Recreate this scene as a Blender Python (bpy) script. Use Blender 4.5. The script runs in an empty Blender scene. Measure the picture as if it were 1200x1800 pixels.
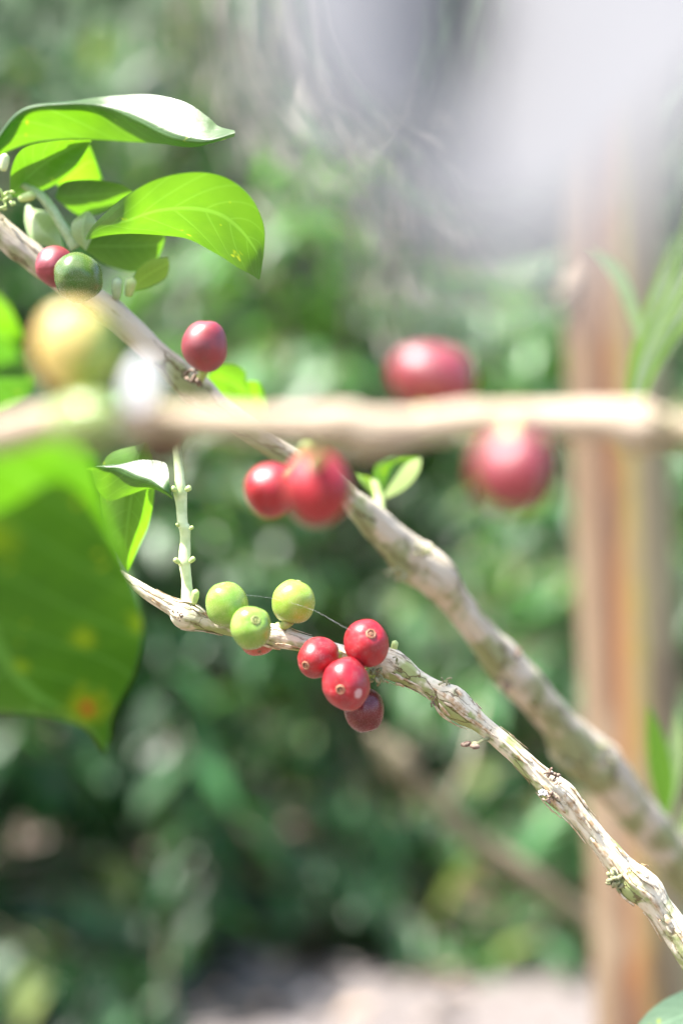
import bpy, math, random
from mathutils import Vector, Matrix, noise
rnd = random.Random(7)
C = bpy.context.scene.collection
SC = bpy.context.scene

# ------------------------------------------------------------------ camera
CAMZ = 0.95
LENS = 50.0
K = 24.0 / LENS                      # frame width per metre of depth
cam = bpy.data.cameras.new('camera'); camo = bpy.data.objects.new('camera', cam); C.objects.link(camo)
camo.location = (0, 0, CAMZ); camo.rotation_euler = (math.radians(90), 0, 0)
cam.sensor_fit = 'VERTICAL'; cam.sensor_height = 36.0; cam.sensor_width = 24.0; cam.lens = LENS
cam.clip_start = 0.01; cam.clip_end = 500
cam.dof.use_dof = True; cam.dof.focus_distance = 0.43; cam.dof.aperture_fstop = 3.5
SC.camera = camo
# ------------------------------------------------------------------ light
SUN = Vector((-0.42, -0.12, 0.88)).normalized()     # towards the sun
elev = math.asin(SUN.z)
W = bpy.data.worlds.new('World'); SC.world = W; W.use_nodes = True
nt = W.node_tree; bg = nt.nodes['Background']
sky = nt.nodes.new('ShaderNodeTexSky'); sky.sky_type = 'NISHITA'; sky.sun_disc = False
sky.sun_elevation = elev; sky.sun_rotation = math.atan2(SUN.x, SUN.y)
sky.air_density = 1.0; sky.dust_density = 3.0; sky.ozone_density = 1.0
nt.links.new(sky.outputs[0], bg.inputs[0]); bg.inputs[1].default_value = 0.15
sl = bpy.data.lights.new('sun', 'SUN'); sl.energy = 5.0; sl.angle = math.radians(0.5); sl.color = (1, 0.96, 0.9)
so = bpy.data.objects.new('sun', sl); C.objects.link(so)
so.rotation_euler = SUN.to_track_quat('Z', 'Y').to_euler(); so.location = (0, 0, 5)
SC.view_settings.view_transform = 'Standard'; SC.view_settings.look = 'None'
SC.view_settings.gamma = 1.0; SC.view_settings.exposure = 1.65
SC.cycles.use_denoising = True
SC.cycles.max_bounces = 8; SC.cycles.transparent_max_bounces = 8
SC.cycles.sample_clamp_indirect = 6.0

# ------------------------------------------------------------------ helpers
def near(d):                           # things close to the lens stand at 0.86 of the first estimate
    return d * 0.86 if d <= 0.30 else (0.258 + (d - 0.30) * 2.2 if d < 0.335 else d)
def at(u, v, d):                       # a pixel of the 1200x1800 photo at a real depth d -> metres
    d = near(d)
    return Vector(((u - 600) / 1200 * K * d, d, CAMZ + (900 - v) / 1200 * K * d))
def px(n, d): return n / 1200 * K * near(d)
def tag(o, label=None, cat=None, group=None, kind=None):
    if label: o['label'] = label
    if cat: o['category'] = cat
    if group: o['group'] = group
    if kind: o['kind'] = kind
    return o
def empty(name, loc, label, cat, group=None):
    o = bpy.data.objects.new(name, None); C.objects.link(o); o.location = loc
    o.empty_display_size = 0.005
    return tag(o, label, cat, group)

class MB:
    def __init__(s): s.v = []; s.f = []; s.uv = []; s.at = []; s.col = []
    def vert(s, p, a=(0, 0, 0), c=0.5):
        s.v.append(tuple(p)); s.at.append(tuple(a)); s.col.append(c); return len(s.v) - 1
    def face(s, idx, uv=None):
        s.f.append(tuple(idx)); s.uv.append(uv or [(0, 0)] * len(idx))
    def build(s, name, mat, parent=None, smooth=True, label=None):
        loc = Vector(parent.location) if parent is not None and parent.parent is None else None
        if parent is not None and parent.parent is not None:
            loc = Vector(parent.parent.location)         # parts share the origin of their thing
        v = s.v if loc is None else [tuple(Vector(p) - loc) for p in s.v]
        me = bpy.data.meshes.new(name); me.from_pydata(v, [], s.f); me.update()
        ul = me.uv_layers.new(name='UVMap'); flat = [c for fu in s.uv for p in fu for c in p]
        ul.data.foreach_set('uv', flat)
        a = me.attributes.new('grain', 'FLOAT_VECTOR', 'POINT'); a.data.foreach_set('vector', [c for p in s.at for c in p])
        b = me.attributes.new('shade', 'FLOAT', 'POINT'); b.data.foreach_set('value', s.col)
        if smooth: me.polygons.foreach_set('use_smooth', [True] * len(me.polygons))
        me.materials.append(mat)
        o = bpy.data.objects.new(name, me); C.objects.link(o)
        if parent is not None: o.parent = parent
        if label: o['label'] = label
        return o

def catmull(P, n):                     # P list of tuples/Vectors of equal length, n samples per span
    out = []; m = len(P); dim = len(P[0])
    for i in range(m - 1):
        p0, p1, p2, p3 = P[max(i - 1, 0)], P[i], P[i + 1], P[min(i + 2, m - 1)]
        for k in range(n):
            t = k / n
            out.append(tuple(0.5 * (2 * p1[j] + (p2[j] - p0[j]) * t + (2 * p0[j] - 5 * p1[j] + 4 * p2[j] - p3[j]) * t * t
                       + (3 * p1[j] - p0[j] - 3 * p2[j] + p3[j]) * t ** 3) for j in range(dim)))
    out.append(tuple(P[-1])); return out

def tube(mb, pts, rad, sides=12, disp=None, cap=True, shade=0.5):
    """pts list of Vectors, rad list; disp(s, ang, r) -> extra radius; returns frames"""
    n = len(pts); pts = [Vector(p) for p in pts]
    up = Vector((0, -1, 0.01)); frames = []; s = 0; rings = []
    for i in range(n):
        t = (pts[min(i + 1, n - 1)] - pts[max(i - 1, 0)])
        if t.length < 1e-9: t = Vector((0, 0, 1))
        t.normalize()
        a = up - t * up.dot(t)
        if a.length < 1e-3: a = Vector((1, 0, 0)) - t * t.x
        a.normalize(); up = a; b = t.cross(a)
        if i: s += (pts[i] - pts[i - 1]).length
        r = rad[i]; ring = []
        for k in range(sides):
            an = 2 * math.pi * k / sides
            rr = r + (disp(s, an, r) if disp else 0)
            p = pts[i] + (a * math.cos(an) + b * math.sin(an)) * rr
            ring.append(mb.vert(p, (math.cos(an) * r, math.sin(an) * r, s), shade))
        rings.append(ring); frames.append((pts[i], t, a, b, r, s))
    for i in range(n - 1):
        for k in range(sides):
            k2 = (k + 1) % sides
            mb.face((rings[i][k], rings[i][k2], rings[i + 1][k2], rings[i + 1][k]))
    if cap:
        for ring, q in ((rings[0], True), (rings[-1], False)):
            c = mb.vert(sum((Vector(mb.v[j]) for j in ring), Vector()) / sides, mb.at[ring[0]], shade)
            for k in range(sides):
                k2 = (k + 1) % sides
                mb.face((ring[k2], ring[k], c) if q else (ring[k], ring[k2], c))
    return frames

def ellipsoid(mb, c, ax, rads, seg=32, rings=20, fn=None, shade=0.5):
    """ax = 3 axis vectors (z is the pole)"""
    idx = []
    for i in range(rings + 1):
        th = math.pi * i / rings; row = []
        for k in range(seg):
            ph = 2 * math.pi * k / seg
            d = Vector((math.sin(th) * math.cos(ph), math.sin(th) * math.sin(ph), math.cos(th)))
            m = fn(d) if fn else 1.0
            p = c + (ax[0] * d.x * rads[0] + ax[1] * d.y * rads[1] + ax[2] * d.z * rads[2]) * m
            if i in (0, rings) and k: row.append(row[0])
            else: row.append(mb.vert(p, tuple(d), shade))
        idx.append(row)
    for i in range(rings):
        for k in range(seg):
            k2 = (k + 1) % seg
            q = [idx[i][k], idx[i + 1][k], idx[i + 1][k2], idx[i][k2]]
            u = []
            for j in q:
                if j not in u: u.append(j)
            mb.face(u)

def basis(z, hint=Vector((0, -1, 0))):
    z = Vector(z).normalized(); x = hint - z * hint.dot(z)
    if x.length < 1e-3: x = Vector((1, 0, 0)) - z * z.x
    x.normalize(); return (x, z.cross(x), z)

# ------------------------------------------------------------------ materials
def newmat(name):
    m = bpy.data.materials.new(name); m.use_nodes = True
    n = m.node_tree.nodes; l = m.node_tree.links
    p = n['Principled BSDF']; return m, n, l, p
def ramp(n, stops, interp='LINEAR'):
    r = n.new('ShaderNodeValToRGB'); cr = r.color_ramp; cr.interpolation = interp
    while len(cr.elements) < len(stops): cr.elements.new(0.5)
    for e, (pos, col) in zip(cr.elements, stops): e.position = pos; e.color = (*col, 1) if len(col) == 3 else col
    return r
def noisetex(n, l, vec, scale, detail=4, rough=0.55):
    t = n.new('ShaderNodeTexNoise'); t.inputs['Scale'].default_value = scale
    t.inputs['Detail'].default_value = detail; t.inputs['Roughness'].default_value = rough
    if vec is not None: l.new(vec, t.inputs['Vector'])
    return t
def mapping(n, l, vec, sc):
    m = n.new('ShaderNodeVectorMath'); m.operation = 'MULTIPLY'; l.new(vec, m.inputs[0]); m.inputs[1].default_value = sc
    return m.outputs[0]
def attr(n, name):
    a = n.new('ShaderNodeAttribute'); a.attribute_name = name; return a
def mixc(n, l, fac, a, b, mode='MIX'):
    m = n.new('ShaderNodeMix'); m.data_type = 'RGBA'; m.blend_type = mode
    for s, x in ((0, fac), (6, a), (7, b)):
        if hasattr(x, 'links') or hasattr(x, 'is_linked'): l.new(x, m.inputs[s])
        elif s == 0: m.inputs[0].default_value = x
        else: m.inputs[s].default_value = (*x, 1)
    return m.outputs[2]
def mathn(n, l, op, a, b=None, c=None):
    m = n.new('ShaderNodeMath'); m.operation = op
    for i, x in enumerate((a, b, c)):
        if x is None: continue
        if hasattr(x, 'is_linked'): l.new(x, m.inputs[i])
        else: m.inputs[i].default_value = x
    return m.outputs[0]
def maprange(n, l, x, a, b, c=0.0, d=1.0):
    m = n.new('ShaderNodeMapRange'); l.new(x, m.inputs[0])
    for i, v in enumerate((a, b, c, d)): m.inputs[i + 1].default_value = v
    m.interpolation_type = 'SMOOTHSTEP'; return m.outputs[0]

def leaf_mat(name, base, trans, rough=0.42, tfac=0.45, spots=(), vein=0.5, spec=0.9, veincol=None, mottled=0.35, nlat=9):
    m, n, l, p = newmat(name)
    uv = n.new('ShaderNodeUVMap').outputs[0]
    sx = n.new('ShaderNodeSeparateXYZ'); l.new(uv, sx.inputs[0])
    av = mathn(n, l, 'ABSOLUTE', mathn(n, l, 'SUBTRACT', sx.outputs[1], 0.5))      # 0 midrib .. .5 edge
    mid = maprange(n, l, av, 0.012, 0.035, 1, 0)
    # side veins: lines slanting to the tip
    w = mathn(n, l, 'SUBTRACT', mathn(n, l, 'MULTIPLY', sx.outputs[0], float(nlat)), mathn(n, l, 'MULTIPLY', mathn(n, l, 'POWER', av, 1.3), nlat * 0.55))
    fr = mathn(n, l, 'ABSOLUTE', mathn(n, l, 'SUBTRACT', mathn(n, l, 'FRACT', w), 0.5))
    lat = mathn(n, l, 'MULTIPLY', maprange(n, l, fr, 0.02, 0.07, 1, 0), 0.6)
    veins = mathn(n, l, 'MULTIPLY', mathn(n, l, 'MAXIMUM', mid, lat), vein)
    pos = n.new('ShaderNodeNewGeometry').outputs['Position']
    ns = noisetex(n, l, pos, 90, 4)
    mo = maprange(n, l, ns.outputs[0], 0.35, 0.7)
    b2 = tuple(c * 0.6 for c in base); t2 = (trans[0] * 0.55, trans[1] * 0.72, trans[2] * 0.6)
    mf = mathn(n, l, 'MULTIPLY', mo, mottled)
    bc = mixc(n, l, mf, base, b2); tc = mixc(n, l, mf, trans, t2)
    vc = veincol or tuple(min(1, c * 1.6 + 0.03) for c in base); vt = tuple(min(1, c * 1.35 + 0.03) for c in trans)
    bc = mixc(n, l, veins, bc, vc); tc = mixc(n, l, veins, tc, vt)
    # small pale yellow flecks
    ns3 = noisetex(n, l, pos, 160, 2)
    fl = mathn(n, l, 'MULTIPLY', maprange(n, l, ns3.outputs[0], 0.68, 0.76), 0.6)
    bc = mixc(n, l, fl, bc, (0.4, 0.45, 0.02)); tc = mixc(n, l, fl, tc, (0.7, 0.75, 0.02))
    ns2b = noisetex(n, l, pos, 330, 4, 0.7)
    flat = mapping(n, l, pos, (1, 0, 1))
    for (pt, r, col) in spots:
        dn = n.new('ShaderNodeVectorMath'); dn.operation = 'DISTANCE'; l.new(flat, dn.inputs[0]); dn.inputs[1].default_value = (pt[0], 0, pt[2])
        f = maprange(n, l, mathn(n, l, 'ADD', dn.outputs['Value'], mathn(n, l, 'MULTIPLY', mathn(n, l, 'SUBTRACT', ns2b.outputs[0], 0.5), r * 1.6)), r * 0.15, r, 0.85, 0)
        bc = mixc(n, l, f, bc, col); tc = mixc(n, l, f, tc, tuple(min(1, c * 1.2) for c in col))
    l.new(bc, p.inputs['Base Color']); p.inputs['Roughness'].default_value = rough
    p.inputs['Specular IOR Level'].default_value = spec
    bp = n.new('ShaderNodeBump'); bp.inputs['Strength'].default_value = 0.25; bp.inputs['Distance'].default_value = 0.0006
    ns2 = noisetex(n, l, pos, 260, 3); h = mathn(n, l, 'SUBTRACT', ns2.outputs[0], veins)
    l.new(h, bp.inputs['Height']); l.new(bp.outputs[0], p.inputs['Normal'])
    t = n.new('ShaderNodeBsdfTranslucent'); l.new(tc, t.inputs[0])
    mx = n.new('ShaderNodeMixShader'); mx.inputs[0].default_value = tfac
    l.new(p.outputs[0], mx.inputs[1]); l.new(t.outputs[0], mx.inputs[2]); l.new(mx.outputs[0], n['Material Output'].inputs[0])
    return m

def bark_mat(name, pale, mid, dark, moss, mossamt=0.5, scale=1.0, bump=0.0006):
    m, n, l, p = newmat(name)
    g = attr(n, 'grain').outputs['Vector']
    st = mapping(n, l, g, (800 * scale, 800 * scale, 62 * scale))
    n1 = noisetex(n, l, st, 1.0, 5, 0.6)
    n2 = noisetex(n, l, g, 260 * scale, 4, 0.6)
    n3 = noisetex(n, l, g, 90 * scale, 3, 0.6)
    c1 = ramp(n, [(0.25, dark), (0.36, mid), (0.50, pale)]); l.new(n1.outputs[0], c1.inputs[0])
    c = mixc(n, l, mathn(n, l, 'MULTIPLY', maprange(n, l, n2.outputs[0], 0.42, 0.6), 0.75), c1.outputs[0], pale)
    # moss where the bark faces down and in patches
    nz = n.new('ShaderNodeSeparateXYZ'); l.new(n.new('ShaderNodeNewGeometry').outputs['Normal'], nz.inputs[0])
    dn = maprange(n, l, nz.outputs[2], 0.5, -0.6)
    mf = maprange(n, l, mathn(n, l, 'ADD', n3.outputs[0], mathn(n, l, 'MULTIPLY', dn, 0.12)), 0.52, 0.66)
    c = mixc(n, l, mathn(n, l, 'MULTIPLY', mf, mossamt), c, moss)
    vo = n.new('ShaderNodeTexVoronoi'); vo.feature = 'DISTANCE_TO_EDGE'; vo.inputs['Scale'].default_value = 1.0
    wv = n.new('ShaderNodeVectorMath'); wv.operation = 'ADD'
    l.new(mapping(n, l, g, (300 * scale, 300 * scale, 60 * scale)), wv.inputs[0]); l.new(mapping(n, l, n2.outputs['Color'], (0.7, 0.7, 0.7)), wv.inputs[1])
    l.new(wv.outputs[0], vo.inputs['Vector'])
    ck = maprange(n, l, vo.outputs[0], 0.012, 0.05, 1, 0)
    ck = mathn(n, l, 'MULTIPLY', ck, maprange(n, l, n3.outputs[0], 0.42, 0.55))
    c = mixc(n, l, mathn(n, l, 'MULTIPLY', ck, 0.75), c, dark)
    l.new(c, p.inputs['Base Color']); p.inputs['Roughness'].default_value = 0.8; p.inputs['Specular IOR Level'].default_value = 0.25
    bp = n.new('ShaderNodeBump'); bp.inputs['Strength'].default_value = 0.8; bp.inputs['Distance'].default_value = bump
    h = mathn(n, l, 'SUBTRACT', mathn(n, l, 'ADD', n1.outputs[0], mathn(n, l, 'MULTIPLY', n2.outputs[0], 0.5)), mathn(n, l, 'MULTIPLY', ck, 0.8))
    l.new(h, bp.inputs['Height']); l.new(bp.outputs[0], p.inputs['Normal'])
    return m

def cherry_mat(name, a, b, dust=0.3, blush=None, patches=(), rough=0.3, specks=0.5, coat=0.12):
    m, n, l, p = newmat(name)
    g = attr(n, 'grain').outputs['Vector']
    n1 = noisetex(n, l, g, 1.6, 4); n2 = noisetex(n, l, g, 22, 3, 0.6); n3 = noisetex(n, l, g, 3.2, 3)
    c = mixc(n, l, maprange(n, l, n1.outputs[0], 0.35, 0.65), a, b)
    if blush:
        sz = n.new('ShaderNodeSeparateXYZ'); l.new(n.new('ShaderNodeNewGeometry').outputs['Position'], sz.inputs[0])
        s2 = n.new('ShaderNodeVectorMath'); s2.operation = 'DOT_PRODUCT'
        l.new(n.new('ShaderNodeNewGeometry').outputs['Normal'], s2.inputs[0]); s2.inputs[1].default_value = Vector(blush[1]).normalized()
        c = mixc(n, l, maprange(n, l, s2.outputs['Value'], blush[2], blush[3]), c, blush[0])
    vo = n.new('ShaderNodeTexVoronoi'); vo.inputs['Scale'].default_value = 26; l.new(g, vo.inputs['Vector'])
    sp = mathn(n, l, 'MULTIPLY', maprange(n, l, vo.outputs['Distance'], 0.10, 0.2, 1, 0), maprange(n, l, n3.outputs[0], 0.5, 0.62))
    sp = mathn(n, l, 'MULTIPLY', sp, specks)
    c = mixc(n, l, sp, c, (0.75, 0.6, 0.5))
    df = mathn(n, l, 'MULTIPLY', mathn(n, l, 'MULTIPLY', maprange(n, l, n2.outputs[0], 0.45, 0.75), maprange(n, l, n3.outputs[0], 0.4, 0.65)), dust)
    c = mixc(n, l, df, c, (0.6, 0.5, 0.48))
    for (d, r, col) in patches:
        dd = n.new('ShaderNodeVectorMath'); dd.operation = 'DISTANCE'; l.new(g, dd.inputs[0]); dd.inputs[1].default_value = d
        wob = mathn(n, l, 'ADD', dd.outputs['Value'], mathn(n, l, 'MULTIPLY', mathn(n, l, 'SUBTRACT', n2.outputs[0], 0.5), r * 1.4))
        c = mixc(n, l, mathn(n, l, 'MULTIPLY', maprange(n, l, wob, r * 0.8, r, 1, 0), 0.6), c, col)
    l.new(c, p.inputs['Base Color']); 
    rr = mathn(n, l, 'ADD', mathn(n, l, 'MULTIPLY', n2.outputs[0], 0.15), rough - 0.11); l.new(rr, p.inputs['Roughness']); p.inputs['Specular IOR Level'].default_value = 0.6
    p.inputs['Coat Weight'].default_value = coat; p.inputs['Coat Roughness'].default_value = 0.5
    p.inputs['Subsurface Weight'].default_value = 0.12; p.inputs['Subsurface Radius'].default_value = (0.6, 0.25, 0.12)
    p.inputs['Subsurface Scale'].default_value = 0.003
    bp = n.new('ShaderNodeBump'); bp.inputs['Strength'].default_value = 0.15; bp.inputs['Distance'].default_value = 0.0003
    l.new(n2.outputs[0], bp.inputs['Height']); l.new(bp.outputs[0], p.inputs['Normal'])
    return m
def calyx_mat(name, rim, inner):
    m, n, l, p = newmat(name)
    c = mixc(n, l, attr(n, 'shade').outputs['Fac'], inner, rim)
    l.new(c, p.inputs['Base Color']); p.inputs['Roughness'].default_value = 0.7; return m
def plain_mat(name, a, b, scale=300, rough=0.7, tr=0.0):
    m, n, l, p = newmat(name)
    g = n.new('ShaderNodeNewGeometry').outputs['Position']
    ns = noisetex(n, l, g, scale, 4)
    c = mixc(n, l, maprange(n, l, ns.outputs[0], 0.35, 0.65), a, b)
    l.new(c, p.inputs['Base Color']); p.inputs['Roughness'].default_value = rough
    bp = n.new('ShaderNodeBump'); bp.inputs['Strength'].default_value = 0.4; bp.inputs['Distance'].default_value = 0.0003
    l.new(ns.outputs[0], bp.inputs['Height']); l.new(bp.outputs[0], p.inputs['Normal'])
    if tr:
        t = n.new('ShaderNodeBsdfTranslucent'); l.new(c, t.inputs[0]); mx = n.new('ShaderNodeMixShader'); mx.inputs[0].default_value = tr
        l.new(p.outputs[0], mx.inputs[1]); l.new(t.outputs[0], mx.inputs[2]); l.new(mx.outputs[0], n['Material Output'].inputs[0])
    return m

M = {}
M['leaf'] = leaf_mat('leaf_green', (0.055, 0.13, 0.02), (0.15, 0.36, 0.006))
M['leaf_bright'] = leaf_mat('leaf_bright', (0.12, 0.25, 0.02), (0.21, 0.50, 0.008), tfac=0.55)
M['leaf_dark'] = leaf_mat('leaf_dark', (0.03, 0.09, 0.012), (0.08, 0.26, 0.004), tfac=0.4)
M['leaf_pale'] = leaf_mat('leaf_pale', (0.3, 0.42, 0.16), (0.5, 0.65, 0.25), tfac=0.3, rough=0.45)
M['leaf_grey'] = leaf_mat('leaf_greyish', (0.14, 0.23, 0.13), (0.17, 0.28, 0.14), tfac=0.3, rough=0.45)
M['leaf_young'] = leaf_mat('leaf_young', (0.22, 0.4, 0.05), (0.45, 0.7, 0.05), tfac=0.45)
M['grass'] = leaf_mat('grass_blade', (0.38, 0.48, 0.26), (0.5, 0.65, 0.3), tfac=0.5, rough=0.5)
M['shoot'] = plain_mat('shoot', (0.66, 0.74, 0.42), (0.5, 0.6, 0.28), 250, 0.5)
M['stem_green'] = plain_mat('stem_green', (0.5, 0.62, 0.24), (0.38, 0.5, 0.16), 250, 0.5)
M['bark'] = bark_mat('bark_pale', (0.72, 0.65, 0.50), (0.46, 0.37, 0.24), (0.14, 0.085, 0.045), (0.30, 0.36, 0.12), 0.9)
M['bark_blur'] = bark_mat('bark_lichen', (0.56, 0.49, 0.38), (0.36, 0.29, 0.19), (0.12, 0.08, 0.04), (0.20, 0.25, 0.08), 0.75, 0.55)
M['bark_tan'] = bark_mat('bark_tan', (0.52, 0.42, 0.31), (0.30, 0.22, 0.145), (0.15, 0.09, 0.05), (0.34, 0.32, 0.12), 0.4, 0.5)
M['bark_dead'] = bark_mat('bark_dead', (0.22, 0.185, 0.12), (0.15, 0.12, 0.075), (0.08, 0.05, 0.03), (0.14, 0.16, 0.06), 0.6, 0.4)
M['flake'] = plain_mat('flake', (0.68, 0.6, 0.46), (0.42, 0.28, 0.15), 500, 0.85)
M['dry'] = plain_mat('dried_flower', (0.12, 0.07, 0.05), (0.33, 0.25, 0.19), 700, 0.9)
M['dry_green'] = plain_mat('dried_sprout', (0.20, 0.22, 0.10), (0.36, 0.34, 0.2), 700, 0.9)
M['fluff'] = plain_mat('fluff', (0.8, 0.8, 0.8), (0.6, 0.6, 0.62), 900, 0.9)
M['calyx'] = calyx_mat('calyx', (0.36, 0.18, 0.10), (0.10, 0.04, 0.02))
M['calyx_green'] = calyx_mat('calyx_green', (0.32, 0.36, 0.12), (0.14, 0.11, 0.03))
M['calyx_dark'] = calyx_mat('calyx_dark', (0.06, 0.04, 0.02), (0.02, 0.01, 0.01))
M['stalk'] = plain_mat('stalk', (0.34, 0.45, 0.1), (0.42, 0.45, 0.2), 500, 0.5)
M['bud'] = plain_mat('bud', (0.5, 0.62, 0.38), (0.36, 0.5, 0.24), 400, 0.4, 0.2)
M['white'] = plain_mat('pale_lump', (0.93, 0.92, 0.94), (0.9, 0.9, 0.93), 200, 0.4, 0.6)

# ------------------------------------------------------------------ builders
def px_path(P, n=8):
    """P = (u, v, radius px, depth) -> points, radii in metres"""
    Q = catmull([(*at(u, v, d), px(r, d)) for u, v, r, d in P], n)
    return [Vector(q[:3]) for q in Q], [max(q[3], 1e-4) for q in Q]

def bark_disp(seed, amp, ridge=1.0):
    def f(s, an, r):
        q = Vector((math.cos(an) * 1.6, math.sin(an) * 1.6, s * 160)) + Vector((seed, 0, 0))
        q2 = Vector((math.cos(an) * 3.2, math.sin(an) * 3.2, s * 130)) + Vector((seed, 3, 0))
        q3 = Vector((math.cos(an) * 7, math.sin(an) * 7, s * 900)) + Vector((0, seed, 0))
        e = noise.noise(q2)
        flake = max(0, e - 0.05) * 1.6 * ridge
        return r * amp * (noise.noise(q) * 0.9 + flake + noise.noise(q3) * 0.35)
    return f

def shell_leaf(sections, mat, name, parent, nl=8, nw=5, label=None, wave=0.0, bow=0.0, holes=None):
    """sections: list of (edge A, midrib, edge B) each (u, v, d). Smooth surface through them."""
    rows = catmull([tuple(c for q in sec for c in at(*q)) for sec in sections], nl)
    mb = MB(); n = len(rows); grid = []
    for i, r in enumerate(rows):
        A, Mi, B = Vector(r[0:3]), Vector(r[3:6]), Vector(r[6:9]); row = []
        u = i / (n - 1); wdt = (A - Mi).length + (B - Mi).length
        for k in range(-nw, nw + 1):
            t = abs(k) / nw; E = A if k < 0 else B
            p = Mi.lerp(E, t)
            nor = (E - Mi).cross(Vector(rows[min(i + 1, n - 1)][3:6]) - Vector(rows[max(i - 1, 0)][3:6]))
            if nor.length > 1e-12:
                nor.normalize()
                if nor.y > 0: nor = -nor
                # gentle bow of each half plus a rippled margin
                p = p + nor * (bow * 4 * t * (1 - t) * (E - Mi).length + wave * t * t * wdt * (math.sin(u * 30 + k) * 0.5 + noise.noise(Vector((u * 9, k * 0.4, wdt * 50)))))
            row.append(mb.vert(p))
        grid.append(row)
    for i in range(n - 1):
        for k in range(2 * nw):
            u0, u1 = i / (n - 1), (i + 1) / (n - 1); v0, v1 = k / (2 * nw), (k + 1) / (2 * nw)
            if holes and holes((u0 + u1) / 2, (v0 + v1) / 2): continue
            mb.face((grid[i][k], grid[i + 1][k], grid[i + 1][k + 1], grid[i][k + 1]), [(u0, v0), (u1, v0), (u1, v1), (u0, v1)])
    return mb.build(name, mat, parent, label=label)

def cherry(u, v, d, w, h, tip, mat, label, group, stalk_to=None, calyx='calyx', tilt=0.0, lob=0.03, seg=40, tipw=0.19, kind='coffee_cherry', show_calyx=True, asp=1.0):
    """w,h in px: width across and length along its axis; tip = direction the calyx points"""
    c = at(u, v, d); ax = basis(tip, Vector((0, 0, 1)) if abs(Vector(tip).normalized().z) < 0.9 else Vector((0, -1, 0)))
    rw, rh = px(w, d) / 2, px(h, d) / 2
    base = c - ax[2] * rh * 0.96
    if stalk_to is None: stalk_to = base - ax[2] * 0.004
    root = empty(kind, tuple(stalk_to), label, 'coffee cherry', group)
    sd = u * 0.13
    def fn(q):
        m = 1 + 0.085 * noise.noise(q * 1.1 + Vector((sd, 0, 0))) + 0.012 * noise.noise(q * 4 + Vector((sd, 5, 0))) - 0.012 * math.exp(-(q.x / 0.06) ** 2) + lob * 0.6 * (abs(q.x) - 0.5) * (1 - abs(q.z))
        if q.z > 0.9: m -= (q.z - 0.9) * 0.55          # dimple at the calyx
        if q.z < -0.88: m -= (-q.z - 0.88) * 0.5
        return m
    b = MB(); ellipsoid(b, c, ax, (rw * asp, rw * 0.97, rh), seg, 28, fn)
    b.build('skin', mat, root)
    if show_calyx:
        k = MB(); r0 = rw * tipw; top = c + ax[2] * rh * fn(Vector((0, 0, 1)))
        ring = lambda rr, hh, sh=1.0, nn=18: [k.vert(top + (ax[0] * math.cos(2 * math.pi * j / nn) + ax[1] * math.sin(2 * math.pi * j / nn)) * rr * (1 + 0.07 * math.sin(j * 2.4)) + ax[2] * hh, c=sh) for j in range(nn)]
        R = [ring(r0 * 1.25, -r0 * 0.12, .7), ring(r0 * 1.02, r0 * 0.34), ring(r0 * 0.84, r0 * 0.36, .9), ring(r0 * 0.72, r0 * 0.05, 0.0), ring(r0 * 0.50, r0 * 0.0, 0.0), ring(r0 * 0.40, r0 * 0.26, .8), ring(r0 * 0.2, r0 * 0.28, .9), ring(r0 * 0.12, r0 * 0.05, 0), ring(r0 * 0.02, r0 * 0.05, 0)]
        for a, bb in zip(R, R[1:]):
            for j in range(18): k.face((a[j], a[(j + 1) % 18], bb[(j + 1) % 18], bb[j]))
        k.build('calyx_scar', M[calyx], root)
    s = MB(); st = Vector(stalk_to); e = base + ax[2] * rh * 0.12
    md = (st + e) / 2 + Vector((0, 0, -0.0006))
    pts = [Vector(q) for q in catmull([tuple(st), tuple(md), tuple(e)], 5)]
    tube(s, pts, [0.0013 + 0.0005 * abs(i / (len(pts) - 1) - 0.4) * 2 for i in range(len(pts))], 10)
    s.build('stalk', M['stalk'], root)
    return root

def clump(name, c, size, n, mat, parent, seed, spread=(1, 1, 1), label=None):
    """a knot of shrivelled flower or bud remains"""
    r = random.Random(seed); b = MB()
    for i in range(n):
        dirv = Vector((r.uniform(-1, 1) * spread[0], r.uniform(-1, 1) * spread[1], r.uniform(-1, 1) * spread[2]))
        p = c + dirv * size * 0.5; z = Vector((r.uniform(-1, 1), r.uniform(-1, 1), r.uniform(-1, 1)))
        if i % 3 == 0:
            q = p + z.normalized() * size * r.uniform(0.3, 0.6)
            pts = [c + (p - c) * 0.2, p, q]; tube(b, pts, [size * 0.08, size * 0.07, size * 0.11], 7)
        else:
            s = size * r.uniform(0.13, 0.27)
            ellipsoid(b, p, basis(z), (s * 0.7, s * 0.55, s), 9, 7, lambda q, k=i: 1 + 0.45 * noise.noise(q * 2.6 + Vector((k, seed, 0))))
    return b.build(name, mat, parent, label=label)

def bud(name, p0, p1, r, mat, parent, label=None):
    b = MB(); n = 7; pts = [Vector(p0).lerp(Vector(p1), i / n) for i in range(n + 1)]
    tube(b, pts, [r * (0.75 + 0.45 * math.sin(i / n * 2.6)) * (1 if i < n else 0.35) for i in range(n + 1)], 10)
    return b.build(name, mat, parent, label=label)

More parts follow.
